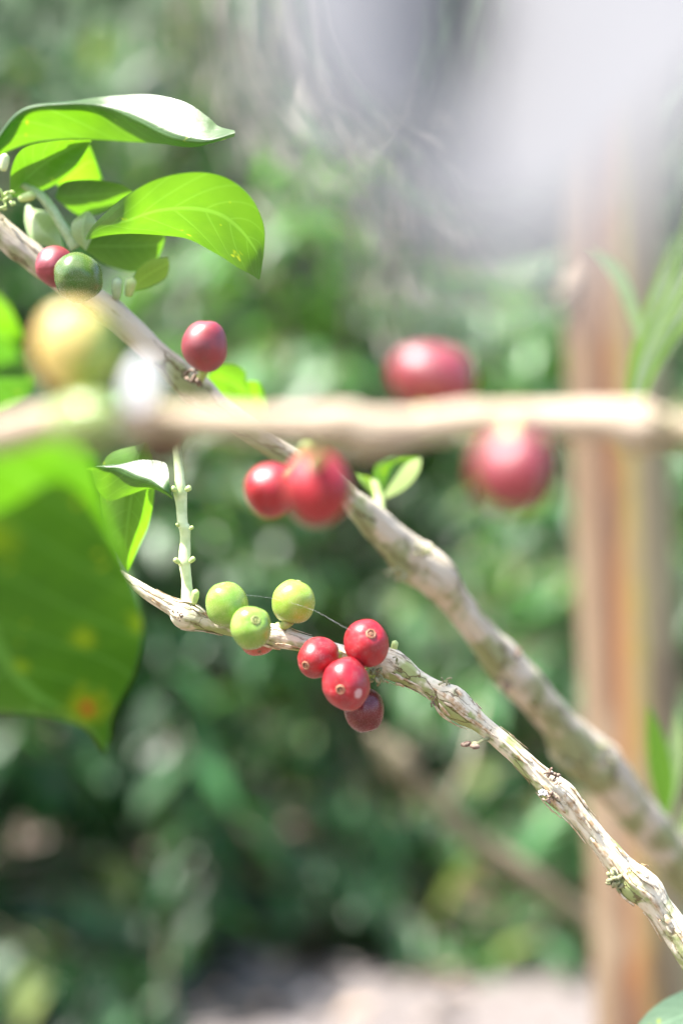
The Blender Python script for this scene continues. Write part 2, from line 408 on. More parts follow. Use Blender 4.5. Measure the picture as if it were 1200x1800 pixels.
# ================================================================== SETTING
def ground():
    m, n, l, p = newmat('soil')
    pos = n.new('ShaderNodeNewGeometry').outputs['Position']
    n1 = noisetex(n, l, pos, 1.1, 5); n2 = noisetex(n, l, pos, 14, 6, 0.7); n3 = noisetex(n, l, pos, 60, 3)
    c = mixc(n, l, maprange(n, l, n2.outputs[0], 0.35, 0.65), (0.16, 0.12, 0.10), (0.09, 0.06, 0.045))
    c = mixc(n, l, mathn(n, l, 'MULTIPLY', maprange(n, l, n1.outputs[0], 0.5, 0.62), 0.6), c, (0.14, 0.16, 0.06))
    l.new(c, p.inputs['Base Color']); p.inputs['Roughness'].default_value = 0.95
    bp = n.new('ShaderNodeBump'); bp.inputs['Distance'].default_value = 0.02; l.new(n3.outputs[0], bp.inputs['Height']); l.new(bp.outputs[0], p.inputs['Normal'])
    b = MB(); xs = [-150, -60, -25, -12] + [-8 + 0.25 * i for i in range(65)] + [12, 25, 60, 150]
    ys = [-60, -20, -8] + [-4 + 0.25 * i for i in range(65)] + [16, 25, 40, 80, 200]
    g = [[b.vert((x, y, 0.05 * noise.noise(Vector((x * 0.7, y * 0.7, 0))) + 0.02 * noise.noise(Vector((x * 3, y * 3, 4))))) for x in xs] for y in ys]
    for i in range(len(ys) - 1):
        for j in range(len(xs) - 1): b.face((g[i][j], g[i][j + 1], g[i + 1][j + 1], g[i + 1][j]))
    tag(b.build('ground', m), kind='structure')
    # pale trodden path crossing behind the shrubs
    m, n, l, p = newmat('path_gravel')
    pos = n.new('ShaderNodeNewGeometry').outputs['Position']
    n2 = noisetex(n, l, pos, 30, 6, 0.7)
    c = mixc(n, l, maprange(n, l, n2.outputs[0], 0.35, 0.65), (0.20, 0.178, 0.172), (0.11, 0.09, 0.08))
    l.new(c, p.inputs['Base Color']); p.inputs['Roughness'].default_value = 0.9
    b = MB(); N = 60; g = []
    for i in range(N + 1):
        x = -6 + 12 * i / N; yc = 2.45 - 0.10 * x; hw = 0.42 + 0.06 * math.sin(x * 2.2)
        g.append([b.vert((x, yc + k * hw + 0.05 * noise.noise(Vector((x * 2, k, 0))), 0.05 * noise.noise(Vector((x * 0.7, (yc + k * hw) * 0.7, 0))) + 0.03)) for k in (-1, -0.5, 0, 0.5, 1)])
    for i in range(N):
        for k in range(4): b.face((g[i][k], g[i + 1][k], g[i + 1][k + 1], g[i][k + 1]))
    tag(b.build('path', m), kind='structure')
ground()

def bushleaf_mat(name, base, trans, rough):
    m, n, l, p = newmat(name)
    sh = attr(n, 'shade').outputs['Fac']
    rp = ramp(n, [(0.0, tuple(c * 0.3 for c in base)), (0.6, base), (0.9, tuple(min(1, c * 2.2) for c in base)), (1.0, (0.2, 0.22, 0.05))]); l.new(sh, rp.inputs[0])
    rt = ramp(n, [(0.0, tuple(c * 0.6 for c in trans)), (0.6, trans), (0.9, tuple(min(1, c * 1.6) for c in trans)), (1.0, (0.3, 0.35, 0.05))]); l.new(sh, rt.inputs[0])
    l.new(rp.outputs[0], p.inputs['Base Color']); p.inputs['Roughness'].default_value = rough
    p.inputs['Specular IOR Level'].default_value = 0.6
    t = n.new('ShaderNodeBsdfTranslucent'); l.new(rt.outputs[0], t.inputs[0])
    mx = n.new('ShaderNodeMixShader'); mx.inputs[0].default_value = 0.35
    l.new(p.outputs[0], mx.inputs[1]); l.new(t.outputs[0], mx.inputs[2]); l.new(mx.outputs[0], n['Material Output'].inputs[0])
    return m
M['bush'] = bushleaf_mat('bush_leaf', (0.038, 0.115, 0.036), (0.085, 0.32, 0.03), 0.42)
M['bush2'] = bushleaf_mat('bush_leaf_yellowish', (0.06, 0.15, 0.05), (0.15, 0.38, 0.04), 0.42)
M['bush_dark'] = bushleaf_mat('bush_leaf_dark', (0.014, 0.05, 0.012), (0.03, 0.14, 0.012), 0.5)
M['straw'] = plain_mat('straw', (0.36, 0.32, 0.27), (0.26, 0.25, 0.19), 30, 0.6)
M['twig'] = plain_mat('twig', (0.3, 0.24, 0.18), (0.16, 0.12, 0.08), 40, 0.9)

def add_leaf(b, p, d, nrm, L, Wd, sh, curl):
    """a pointed blade, folded along its midrib, bending down to the tip"""
    d = d.normalized(); s = d.cross(nrm); s.normalize(); nr = s.cross(d)
    prof = [0.06, 0.72, 1.0, 0.62, 0.02]; g = []; q = Vector(p); dd = Vector(d)
    for i, w in enumerate(prof):
        hw = Wd / 2 * w
        g.append((b.vert(q - s * hw + nr * hw * 0.35, c=sh), b.vert(q, c=sh), b.vert(q + s * hw + nr * hw * 0.35, c=sh)))
        dd = (dd + Vector((0, 0, -curl))).normalized(); q = q + dd * L / 4
    for a, c in zip(g, g[1:]):
        b.face((a[0], c[0], c[1], a[1])); b.face((a[1], c[1], c[2], a[2]))

def bush(x, y, h, rad, nlat, seed, label, mat='bush', leafL=0.125, name='coffee_bush', group='coffee bushes in the background', zmin=0.12, cat='bush', loc2=None):
    r = random.Random(seed); root = empty(name, (x, y, 0), label, cat, group)
    S = MB(); F = MB()
    stems = []
    for k in range(r.choice((2, 3))):
        a = r.uniform(0, 6.28); top = Vector((x + math.cos(a) * rad * 0.3, y + math.sin(a) * rad * 0.3, h * r.uniform(0.85, 1)))
        pts = [Vector((x, y, 0)).lerp(top, i / 8) + Vector((r.uniform(-1, 1), r.uniform(-1, 1), 0)) * 0.02 for i in range(9)]
        tube(S, pts, [0.022 * (1 - 0.75 * i / 8) for i in range(9)], 8); stems.append(pts)
    for i in range(nlat):
        st = r.choice(stems); t = (i + r.random()) / nlat; t = max(zmin, t) if t < 0.98 else 0.98
        f = t * 8; j = int(f); p = st[j].lerp(st[min(j + 1, 8)], f - j)
        a = r.uniform(0, 6.28); ln = rad * (1.05 - 0.6 * t) * r.uniform(0.7, 1.25)
        d = Vector((math.cos(a), math.sin(a), r.uniform(0.2, 0.7))).normalized()
        pts = [p.copy()]; nseg = max(4, int(ln / 0.055))
        for k in range(nseg):
            d = (d + Vector((0, 0, -0.09 - 0.05 * r.random()))).normalized()
            pts.append(pts[-1] + d * ln / nseg)
        tube(S, pts, [0.006 * (1 - 0.7 * k / nseg) for k in range(nseg + 1)], 5)
        for k in range(1, nseg + 1):
            dk = (pts[k] - pts[k - 1]).normalized(); side = dk.cross(Vector((0, 0, 1))).normalized()
            for sg in (-1, 1):
                if r.random() < 0.12: continue
                ld = side * sg + dk * r.uniform(0.3, 0.9) + Vector((0, 0, r.uniform(-0.7, 0.15)))
                nr = Vector((r.uniform(-0.3, 0.3), r.uniform(-0.3, 0.3), 1))
                L = leafL * r.uniform(0.6, 1.2)
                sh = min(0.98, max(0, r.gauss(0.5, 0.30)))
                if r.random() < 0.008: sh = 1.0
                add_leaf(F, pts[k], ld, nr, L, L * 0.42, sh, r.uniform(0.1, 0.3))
    S.build('stems', M['twig'], root); F.build('foliage', M[mat], root, smooth=False)
    return root

BUSHES = [
    (-0.75, 2.6, 1.1, 0.5, 70, 'nearest coffee bush filling the lower left background behind the big blurred leaf', 'bush'),
    (-0.35, 2.95, 1.3, 0.60, 70, 'low dark coffee bush behind the cluster of red and green cherries', 'bush'),
    (0.55, 3.25, 1.15, 0.62, 60, 'leafy coffee bush just left of the wooden post, behind the thick branch', 'bush'),
    (1.25, 2.9, 1.7, 0.6, 60, 'green coffee bush at the right edge, behind the wooden post', 'bush2'),
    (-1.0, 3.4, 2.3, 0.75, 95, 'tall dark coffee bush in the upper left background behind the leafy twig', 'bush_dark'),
    (0.02, 3.9, 1.95, 0.75, 110, 'coffee bush in the centre background above the horizontal twig', 'bush2'),
    (1.0, 4.3, 1.9, 0.8, 80, 'coffee bush dimly seen in the upper right background', 'bush'),
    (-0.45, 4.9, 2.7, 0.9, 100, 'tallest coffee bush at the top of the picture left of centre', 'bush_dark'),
]
for i, (x, y, h, rd, nl, lab, mt) in enumerate(BUSHES):
    bush(x, y, h, rd, nl, 20 + i, lab, mt)
def hill():
    m, n, l, p = newmat('hill_scrub')
    pos = n.new('ShaderNodeNewGeometry').outputs['Position']
    n1 = noisetex(n, l, pos, 2.2, 6, 0.7); n2 = noisetex(n, l, pos, 9, 4)
    c = mixc(n, l, maprange(n, l, n1.outputs[0], 0.35, 0.65), (0.012, 0.03, 0.01), (0.05, 0.11, 0.035))
    c = mixc(n, l, mathn(n, l, 'MULTIPLY', maprange(n, l, n2.outputs[0], 0.6, 0.7), 0.5), c, (0.16, 0.13, 0.08))
    l.new(c, p.inputs['Base Color']); p.inputs['Roughness'].default_value = 0.9
    b = MB(); g = []
    for i in range(41):
        t = i / 40; y = 8.5 + 14 * t; z0 = -0.3 + 9.5 * (1 - (1 - t) ** 2.2)
        g.append([b.vert((-20 + j * 0.5, y + 0.5 * noise.noise(Vector((j * .2, i * .3, 1))), z0 + 0.5 * noise.noise(Vector((j * .35, i * .5, 5))))) for j in range(81)])
    for i in range(40):
        for j in range(80): b.face((g[i][j], g[i][j + 1], g[i + 1][j + 1], g[i + 1][j]))
    tag(b.build('hill', m), kind='structure')
hill()
# dense farther growth that reads as one mass
def far_hedge():
    r = random.Random(3); F = MB()
    for i in range(15000):
        x = r.uniform(-4.5, 4.5); z = r.uniform(0.0, 4.8); y = 7.0 + 1.2 * noise.noise(Vector((x * 0.8, 0, z * 0.8))) + r.uniform(-0.4, 0.6)
        a = r.uniform(0, 6.28)
        add_leaf(F, Vector((x, y, z)), Vector((math.cos(a), math.sin(a) - 0.5, r.uniform(-0.9, 0.2))), Vector((r.uniform(-.4, .4), -0.4, 1)), r.uniform(0.14, 0.26), 0.09, max(0, min(.95, r.gauss(0.4, 0.25))), 0.2)
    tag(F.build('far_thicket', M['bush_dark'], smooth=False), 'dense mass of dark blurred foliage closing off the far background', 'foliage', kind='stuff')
far_hedge()

def dry_spray():
    d = 1.75; r = random.Random(8)
    top = at(300, -420, d); end = at(1050, -330, d)
    root = empty('dry_hanging_branch', tuple(top), 'faint spray of pale dry twigs trailing down in the blur above the level twig', 'branch')
    S = MB(); L = MB(); T = MB()
    tube(T, [top, top.lerp(end, .5) + Vector((0, 0, .02)), end], [.012, .010, .007], 8); T.build('limb', M['straw'], root)
    for i in range(17):
        f = r.uniform(0.02, .5); dd = d + r.uniform(-.2, .25)
        st = top.lerp(end, f); u0 = 300 + 750 * f
        a = at(u0 + r.uniform(-30, 90), r.uniform(0, 160), dd); c = at(u0 + r.uniform(80, 190), r.uniform(200, 380), dd)
        e = at(u0 + r.uniform(150, 330), r.uniform(330, 600), dd + .05)
        pts = [Vector(q) for q in catmull([tuple(st), tuple(a), tuple(c), tuple(e)], 6)]
        tube(S, pts, [0.0030 * (1 - .75 * k / len(pts)) for k in range(len(pts))], 5)
        for k in range(4, len(pts), 2):
            t = (pts[k] - pts[k - 1]); L_ = r.uniform(.03, .065)
            add_leaf(L, pts[k], t.normalized() + Vector((r.uniform(-.8, .8), r.uniform(-.8, .8), r.uniform(-.6, .3))), Vector((0, -.5, 1)), L_, L_ * .2, r.random(), .1)
    S.build('twigs', M['straw'], root); L.build('foliage', M['straw'], root, smooth=False)
dry_spray()
def litter():
    r = random.Random(4); b = MB()
    for i in range(5200):
        x = r.uniform(-3, 3); y = r.uniform(1.4, 6); on = abs(y - (2.45 - .1 * x)) < .42
        if on and r.random() < .55: continue
        z = 0.05 * noise.noise(Vector((x * 0.7, y * 0.7, 0))) + .045
        a = r.uniform(0, 6.28); Ln = r.uniform(.03, .10)
        add_leaf(b, Vector((x, y, z)), Vector((math.cos(a), math.sin(a), r.uniform(-.05, .25))), Vector((r.uniform(-.5, .5), r.uniform(-.5, .5), 1)), Ln, Ln * .5, r.random(), r.uniform(0, .25))
    m, n, l, p = newmat('litter'); sh = attr(n, 'shade').outputs['Fac']
    rp = ramp(n, [(0, (.05, .035, .025)), (.5, (.16, .10, .06)), (.8, (.30, .22, .16)), (1, (.42, .40, .40))]); l.new(sh, rp.inputs[0]); l.new(rp.outputs[0], p.inputs['Base Color']); p.inputs['Roughness'].default_value = .5
    tag(b.build('leaf_litter', m, smooth=False), 'fallen brown and greyish leaves scattered over the soil at the bottom', 'fallen leaves', kind='stuff')
litter()
def ground_cover():
    r = random.Random(14); b = MB()
    for i in range(420):
        x = r.uniform(-2.5, 2.5); y = 2.45 - .1 * x + r.choice((-1, 1)) * r.uniform(.28, .75) 
        if r.random() < .5: y += r.uniform(0, 1.2) if y > 2.45 else 0
        for k in range(7):
            a = r.uniform(0, 6.28); Ln = r.uniform(.04, .11)
            add_leaf(b, Vector((x, y, .03)), Vector((math.cos(a), math.sin(a), r.uniform(.4, 1.6))), Vector((r.uniform(-.5, .5), r.uniform(-.5, .5), 1)), Ln, Ln * .35, r.random() * .9, .25)
    tag(b.build('ground_cover', M['bush2'], smooth=False), 'low green weeds along both sides of the pale path', 'ground cover', kind='stuff')
ground_cover()

# ---------------------------------------------------------------- wooden post
POSTA, POSTB = -0.36, 0.60
def post():
    m, n, l, p = newmat('post_wood')
    g = attr(n, 'grain').outputs['Vector']
    st = mapping(n, l, g, (45, 45, 2.2)); n1 = noisetex(n, l, st, 1.0, 5, 0.6)
    st2 = mapping(n, l, g, (160, 160, 5)); n2 = noisetex(n, l, st2, 1.0, 4, 0.6)
    sx = n.new('ShaderNodeSeparateXYZ'); l.new(g, sx.inputs[0])
    # colour bands run lengthwise round the stem (bark peeled in strips)
    ph = mathn(n, l, 'ADD', mathn(n, l, 'MULTIPLY', sx.outputs[1], 12.0), mathn(n, l, 'MULTIPLY', n1.outputs[0], 0.25))
    rp = ramp(n, [(0.0, (0.19, 0.13, 0.075)), (0.14, (0.11, 0.05, 0.028)), (0.27, (0.31, 0.13, 0.042)), (0.42, (0.30, 0.19, 0.065)), (0.52, (0.26, 0.25, 0.045)), (0.62, (0.30, 0.23, 0.13)), (1.0, (0.36, 0.32, 0.17))])
    l.new(maprange(n, l, ph, POSTA, POSTB), rp.inputs[0])
    c = mixc(n, l, mathn(n, l, 'MULTIPLY', maprange(n, l, n2.outputs[0], 0.5, 0.7), 0.5), rp.outputs[0], (0.16, 0.09, 0.05))
    n4 = noisetex(n, l, mapping(n, l, g, (22, 22, 7)), 1.0, 4, 0.6)
    c = mixc(n, l, mathn(n, l, 'MULTIPLY', maprange(n, l, n4.outputs[0], 0.45, 0.62), 0.6), c, (0.26, 0.20, 0.13))
    c = mixc(n, l, mathn(n, l, 'MULTIPLY', maprange(n, l, n4.outputs[0], 0.46, 0.34), 0.7), c, (0.12, 0.07, 0.045))
    l.new(c, p.inputs['Base Color']); p.inputs['Roughness'].default_value = 0.75
    bp = n.new('ShaderNodeBump'); bp.inputs['Distance'].default_value = 0.004; l.new(n2.outputs[0], bp.inputs['Height']); l.new(bp.outputs[0], p.inputs['Normal'])
    d = 1.2; a = at(1134, 1800, d); b = at(1058, 100, d); dirv = (b - a) / (b.z - a.z)
    base = a + dirv * (-0.1 - a.z); top = a + dirv * (1.9 - a.z)
    root = empty('wooden_post', (base.x, base.y, 0), 'upright blurred wooden post with orange brown and yellowish streaks at the right', 'post')
    mb = MB(); N = 90
    def dis(s, an, r): return r * (0.05 * noise.noise(Vector((math.cos(an) * 1.5, math.sin(an) * 1.5, s * 2))) + 0.05 * noise.noise(Vector((math.cos(an) * 5, math.sin(an) * 5, s * 3))) - 0.13 * math.exp(-((an - 4.9) / 0.16) ** 2))
    tube(mb, [base.lerp(top, i / N) for i in range(N + 1)], [0.043 - 0.005 * i / N for i in range(N + 1)], 48, dis)
    mb.build('pole', m, root)
    # side stub of a knot
    k = MB(); q = base.lerp(top, 0.62); ellipsoid(k, q + Vector((-0.035, -0.01, 0)), basis((-1, -0.3, 0.1)), (0.014, 0.022, 0.012), 18, 12, lambda q: 1 + 0.2 * noise.noise(q * 2))
    k.build('knot', M['twig'], root)
post()

# ================================================================== FOCUSED BRANCH
def sharp_branch():
    D = 0.43
    P = [(205, 1000, 3, .435), (222, 1014, 6, .434), (250, 1036, 11, .433), (285, 1058, 13, .432), (308, 1070, 16, .431), (322, 1079, 24, .43), (342, 1086, 22, .43), (365, 1095, 14, .43), (410, 1108, 11.5, .43), (450, 1114, 15, .43), (480, 1117, 20, .43),
         (505, 1123, 18, .43), (540, 1133, 15, .43), (580, 1143, 15, .43), (620, 1154, 16, .43), (655, 1163, 20, .43), (682, 1166, 27, .43), (705, 1178, 24, .43), (735, 1196, 17, .43), (765, 1213, 18, .43), (790, 1230, 28, .43), (812, 1248, 25, .43),
         (845, 1273, 17, .43), (900, 1319, 17, .43), (940, 1357, 18, .429), (968, 1384, 24, .429), (990, 1403, 26, .429), (1015, 1432, 20, .428), (1055, 1480, 19, .428), (1090, 1522, 23, .428), (1112, 1548, 32, .427), (1135, 1566, 30, .427),
         (1158, 1596, 24, .427), (1200, 1655, 27, .426), (1260, 1745, 28, .425), (1400, 1960, 30, .42), (1600, 2250, 34, .41)]
    pts, rad = px_path(P, 22)
    root = empty('coffee_branch', tuple(pts[-1]), 'sharp pale branch with peeling bark carrying the focused red and green cherries', 'branch', 'coffee branches')
    mb = MB(); fr = tube(mb, pts, rad, 56, bark_disp(3.1, 0.075))
    mb.build('bark', M['bark'], root)
    # slivers of bark lifting off
    r = random.Random(12); fl = MB(); nfr = len(fr)
    for i in range(110):
        j = r.randrange(30, nfr - 70); p, t, a, b, R, s = fr[j]
        if j < 380 and r.random() < 0.45: continue
        an = r.uniform(-1.9, 1.9); ln = r.uniform(0.002, 0.012); w = r.uniform(0.00015, 0.0008); sk = r.uniform(-0.25, 0.25); rows = []
        m_ = 7; k = j
        for q in range(m_ + 1):
            f = q / m_; sk_an = an + sk * f * 0.6
            while k < nfr - 1 and fr[k][5] < s + ln * f: k += 1
            pp, tt, aa, bb, RR, ss = fr[k]
            lift = 1.09 + 0.10 * f * f + 0.03 * noise.noise(Vector((i, q * .7, 0))); ww = w * math.sin(math.pi * (0.12 + 0.8 * f)) * (1 + .4 * noise.noise(Vector((q, i, 3))))
            oo = ww / RR
            rows.append([fl.vert(pp + (aa * math.cos(sk_an + e * oo) + bb * math.sin(sk_an + e * oo)) * RR * (lift + (0.035 if e > 0 else 0))) for e in (-1, 1)])
        for x, y in zip(rows, rows[1:]): fl.face((x[0], y[0], y[1], x[1]))
    fo = fl.build('peeling_bark', M['flake'], root)
    sm = fo.modifiers.new('solid', 'SOLIDIFY'); sm.thickness = 0.00012
    # dried flowers and buds
    clump('dried_flower', at(976, 1364, .423), 0.0042, 14, M['dry'], root, 1, (1, .6, 1))
    clump('dried_flower', at(968, 1403, .424), 0.0036, 9, M['dry'], root, 2)
    clump('dried_sprout', at(1082, 1546, .424), 0.0058, 20, M['dry_green'], root, 3, (.7, .5, 1.1))
    clump('dried_flower', at(783, 1198, .428), 0.0034, 8, M['dry_green'], root, 4, (1.1, .6, .7))
    clump('dried_flower', at(762, 1231, .427), 0.0024, 7, M['dry'], root, 5)
    clump('dried_flower', at(662, 1187, .424), 0.0042, 14, M['dry_green'], root, 6)
    clump('dried_sprout', at(700, 1160, .424), 0.002, 5, M['dry_green'], root, 8)
    clump('fluff', at(953, 1392, .422), 0.0020, 16, M['fluff'], root, 9, label='tiny tuft of white fluff on a node')
    clump('dried_flower', at(316, 1083, .424), 0.0024, 8, M['dry'], root, 10, (.5, .5, 1.2))
    # thin side sprig with withered buds
    s = MB(); pp = [at(858, 1298, .428), at(846, 1302, .426), at(838, 1308, .425), at(828, 1309, .425)]
    tube(s, pp, [0.0007, 0.0005, 0.0005, 0.0007], 8); ellipsoid(s, at(832, 1308, .425), basis((1, 0, .2)), (.0008, .0008, .0014), 10, 8)
    s.build('side_sprig', M['dry_green'], root)
    s = MB(); ellipsoid(s, at(819, 1308, .425), basis((1, 0, .15)), (.0009, .0009, .0017), 12, 9, lambda q: 1 + .25 * noise.noise(q * 3)); s.build('withered_bud', M['dry'], root)
    s = MB(); ellipsoid(s, at(834, 1312, .424), basis((1, 0, -.1)), (.0009, .0009, .0015), 12, 9, lambda q: 1 + .25 * noise.noise(q * 3 + Vector((4, 0, 0)))); s.build('withered_bud', M['dry'], root)
    bud('green_bud', at(690, 1148, .43), at(695, 1126, .429), 0.0009, M['stem_green'], root)
    bud('green_bud', at(341, 1062, .428), at(345, 1036, .427), 0.0010, M['stem_green'], root)
    # upright green shoot with nodes and small buds
    Ps = [(333, 1078, 13, .432), (330, 1050, 11, .433), (328, 1020, 9, .434), (325, 995, 10, .434), (324, 985, 11, .434), (326, 950, 9, .435), (325, 930, 10, .435), (321, 920, 9, .435), (319, 885, 10, .436), (317, 865, 12, .436), (316, 845, 9, .436), (313, 810, 8, .437), (308, 770, 7, .438), (302, 735, 6, .44)]
    q, rr = px_path(Ps, 8); mb = MB(); tube(mb, q, rr, 20, bark_disp(9, 0.06)); sh = mb.build('green_shoot', M['shoot'], root)
    for (x0, y0, x1, y1, w) in ((316, 990, 306, 982, 4), (334, 988, 342, 980, 4), (334, 930, 339, 926, 3), (327, 862, 335, 856, 4.5), (310, 862, 301, 857, 4.5), (315, 925, 311, 920, 3)):
        bud('side_bud', at(x0, y0, .432), at(x1, y1, .431), px(w, .43), M['stem_green'], sh)
    # leaf on the shoot: bends left, its sunlit upper side showing near the base
    shell_leaf([((303, 872, .432), (304, 874, .431), (303, 877, .432)),
                ((298, 850, .4305), (288, 862, .429), (289, 868, .436)),
                ((294, 818, .4345), (262, 849, .4320), (262, 859, .442)),
                ((280, 810, .4365), (235, 840, .4350), (222, 872, .449)),
                ((250, 808, .4385), (205, 825, .4385), (190, 880, .454)),
                ((212, 815, .4400), (185, 822, .4395), (170, 860, .450)),
                ((180, 818, .441), (165, 820, .440), (160, 828, .444)),
                ((146, 825, .441), (145, 826, .441), (145, 828, .441))], M['leaf'], 'leaf', root, wave=0.004, label='leaf on the green shoot with its glossy upper side shining white')
    shell_leaf([((262, 780, .448), (256, 776, .446), (250, 780, .448)),
                ((272, 820, .452), (240, 820, .446), (190, 800, .456)),
                ((271, 870, .458), (232, 870, .45), (176, 850, .462)),
                ((262, 920, .464), (225, 920, .456), (178, 905, .468)),
                ((243, 965, .47), (221, 965, .464), (190, 950, .472)),
                ((225, 1003, .474), (223, 1005, .474), (219, 1003, .474))], M['leaf_bright'], 'leaf', root, wave=0.004, bow=0.05, label='bright yellow green leaf hanging straight down with a reddish midrib')
    return root, fr
SB, SBfr = sharp_branch()

RED = ((0.36, 0.005, 0.014), (0.26, 0.003, 0.010)); 
M['red_a'] = cherry_mat('skin_red', *RED, 0.25, specks=0.35, rough=0.42)
M['red_b'] = cherry_mat('skin_red_dusty', (0.36, 0.008, 0.014), (0.26, 0.005, 0.010), 0.4, specks=0.8, rough=0.42)
PATCH = Vector((0.0, 0, 0))
M['wine'] = cherry_mat('skin_wine', (0.10, 0.005, 0.009), (0.14, 0.006, 0.010), 0.18)
M['orange_red'] = cherry_mat('skin_orange_red', (0.42, 0.07, 0.035), (0.3, 0.10, 0.04), 0.3)
M['green'] = cherry_mat('skin_green', (0.19, 0.34, 0.045), (0.25, 0.38, 0.06), 0.15, specks=0.3)
M['green2'] = cherry_mat('skin_green_light', (0.27, 0.42, 0.05), (0.34, 0.44, 0.07), 0.15, specks=0.3)
M['yellow'] = cherry_mat('skin_yellow', (0.56, 0.47, 0.15), (0.60, 0.36, 0.09), 0.1, specks=0.1, blush=((0.20, 0.30, 0.035), (0.9, -0.1, -0.35), -0.1, 0.7))
M['olive'] = cherry_mat('skin_olive', (0.07, 0.14, 0.025), (0.10, 0.15, 0.035), 0.1, specks=0.1)
M['brown'] = cherry_mat('skin_brown', (0.06, 0.035, 0.014), (0.08, 0.045, 0.016), 0.1, specks=0.1)
M['pink'] = cherry_mat('skin_pinkish', (0.27, 0.008, 0.020), (0.2, 0.005, 0.014), 0.05, specks=0.05, rough=0.5, coat=0.9)
M['pale_green'] = cherry_mat('skin_pale_green', (0.28, 0.36, 0.12), (0.24, 0.32, 0.08), 0.2, specks=0.1)

G1 = 'cherries on the focused branch'; G2 = 'blurred cherries near the lens'; G3 = 'cherries on the thick branch behind'
def red_c():
    # direction (in the fruit's own frame) of the pale scar on its right
    ax = basis((-0.22, -0.95, -0.12), Vector((0, 0, 1)))
    d = Vector((0.52, -0.80, -0.26)).normalized(); return Vector((d.dot(ax[0]), d.dot(ax[1]), d.dot(ax[2])))
M['red_c'] = cherry_mat('skin_red_scarred', (0.36, 0.005, 0.016), (0.26, 0.003, 0.012), 0.3, specks=0.5, rough=0.4, patches=((tuple(red_c()), 0.2, (0.7, 0.5, 0.48)),))
cherry(644, 1131, .418, 84, 84, (0.18, -0.86, 0.5), M['red_a'], 'round bright red cherry, upper right of the focused red cluster', G1, at(655, 1166, .43))
cherry(559, 1156, .420, 69, 86, (-0.52, -0.82, -0.25), M['red_b'], 'red cherry at the left of the focused red cluster, pointing left', G1, at(606, 1148, .43))
cherry(608, 1202, .412, 85, 92, (-0.22, -0.95, -0.12), M['red_c'], 'front red cherry with a pale scar, in the middle of the focused red cluster', G1, at(652, 1178, .427), tipw=0.17, asp=1.1)
cherry(639, 1247, .427, 75, 84, (0.28, -0.15, -0.9), M['wine'], 'dark wine red dusty cherry hanging lowest in the focused cluster', G1, at(655, 1180, .428), calyx='calyx_dark', tipw=0.06)
cherry(399, 1063, .424, 77, 82, (-0.15, -0.25, 0.95), M['green'], 'left one of the three focused green cherries, its top against the background', G1, at(425, 1108, .43), calyx='calyx_green', tipw=0.1)
cherry(441, 1103, .413, 76, 78, (0.28, -0.85, 0.42), M['green'], 'lower middle green cherry with a ring shaped scar facing the lens', G1, at(450, 1118, .43), calyx='calyx_green')
cherry(516, 1058, .428, 79, 81, (0.25, 0.1, 0.95), M['green2'], 'right one of the three focused green cherries, standing upright on its stalk', G1, at(489, 1103, .43), calyx='calyx_green', tipw=0.1)
cherry(454, 1124, .434, 66, 54, (0.1, -0.6, -0.7), M['orange_red'], 'dull orange red cherry half hidden under the lower green cherry', G1, at(450, 1112, .434), tipw=0.1)

# a strand of spider silk between the green and the red fruits
def thread():
    b = MB(); P = [at(432, 1046, .422), at(475, 1051, .423), at(520, 1062, .421), at(558, 1076, .42), at(592, 1095, .417), at(615, 1108, .413)]
    q = [Vector(p) for p in catmull([tuple(p) for p in P], 6)]
    tube(b, q, [0.000016] * len(q), 6)
    tag(b.build('spider_thread', M['fluff']), 'fine pale spider thread from the green cherries to the top red one', 'thread')
thread()

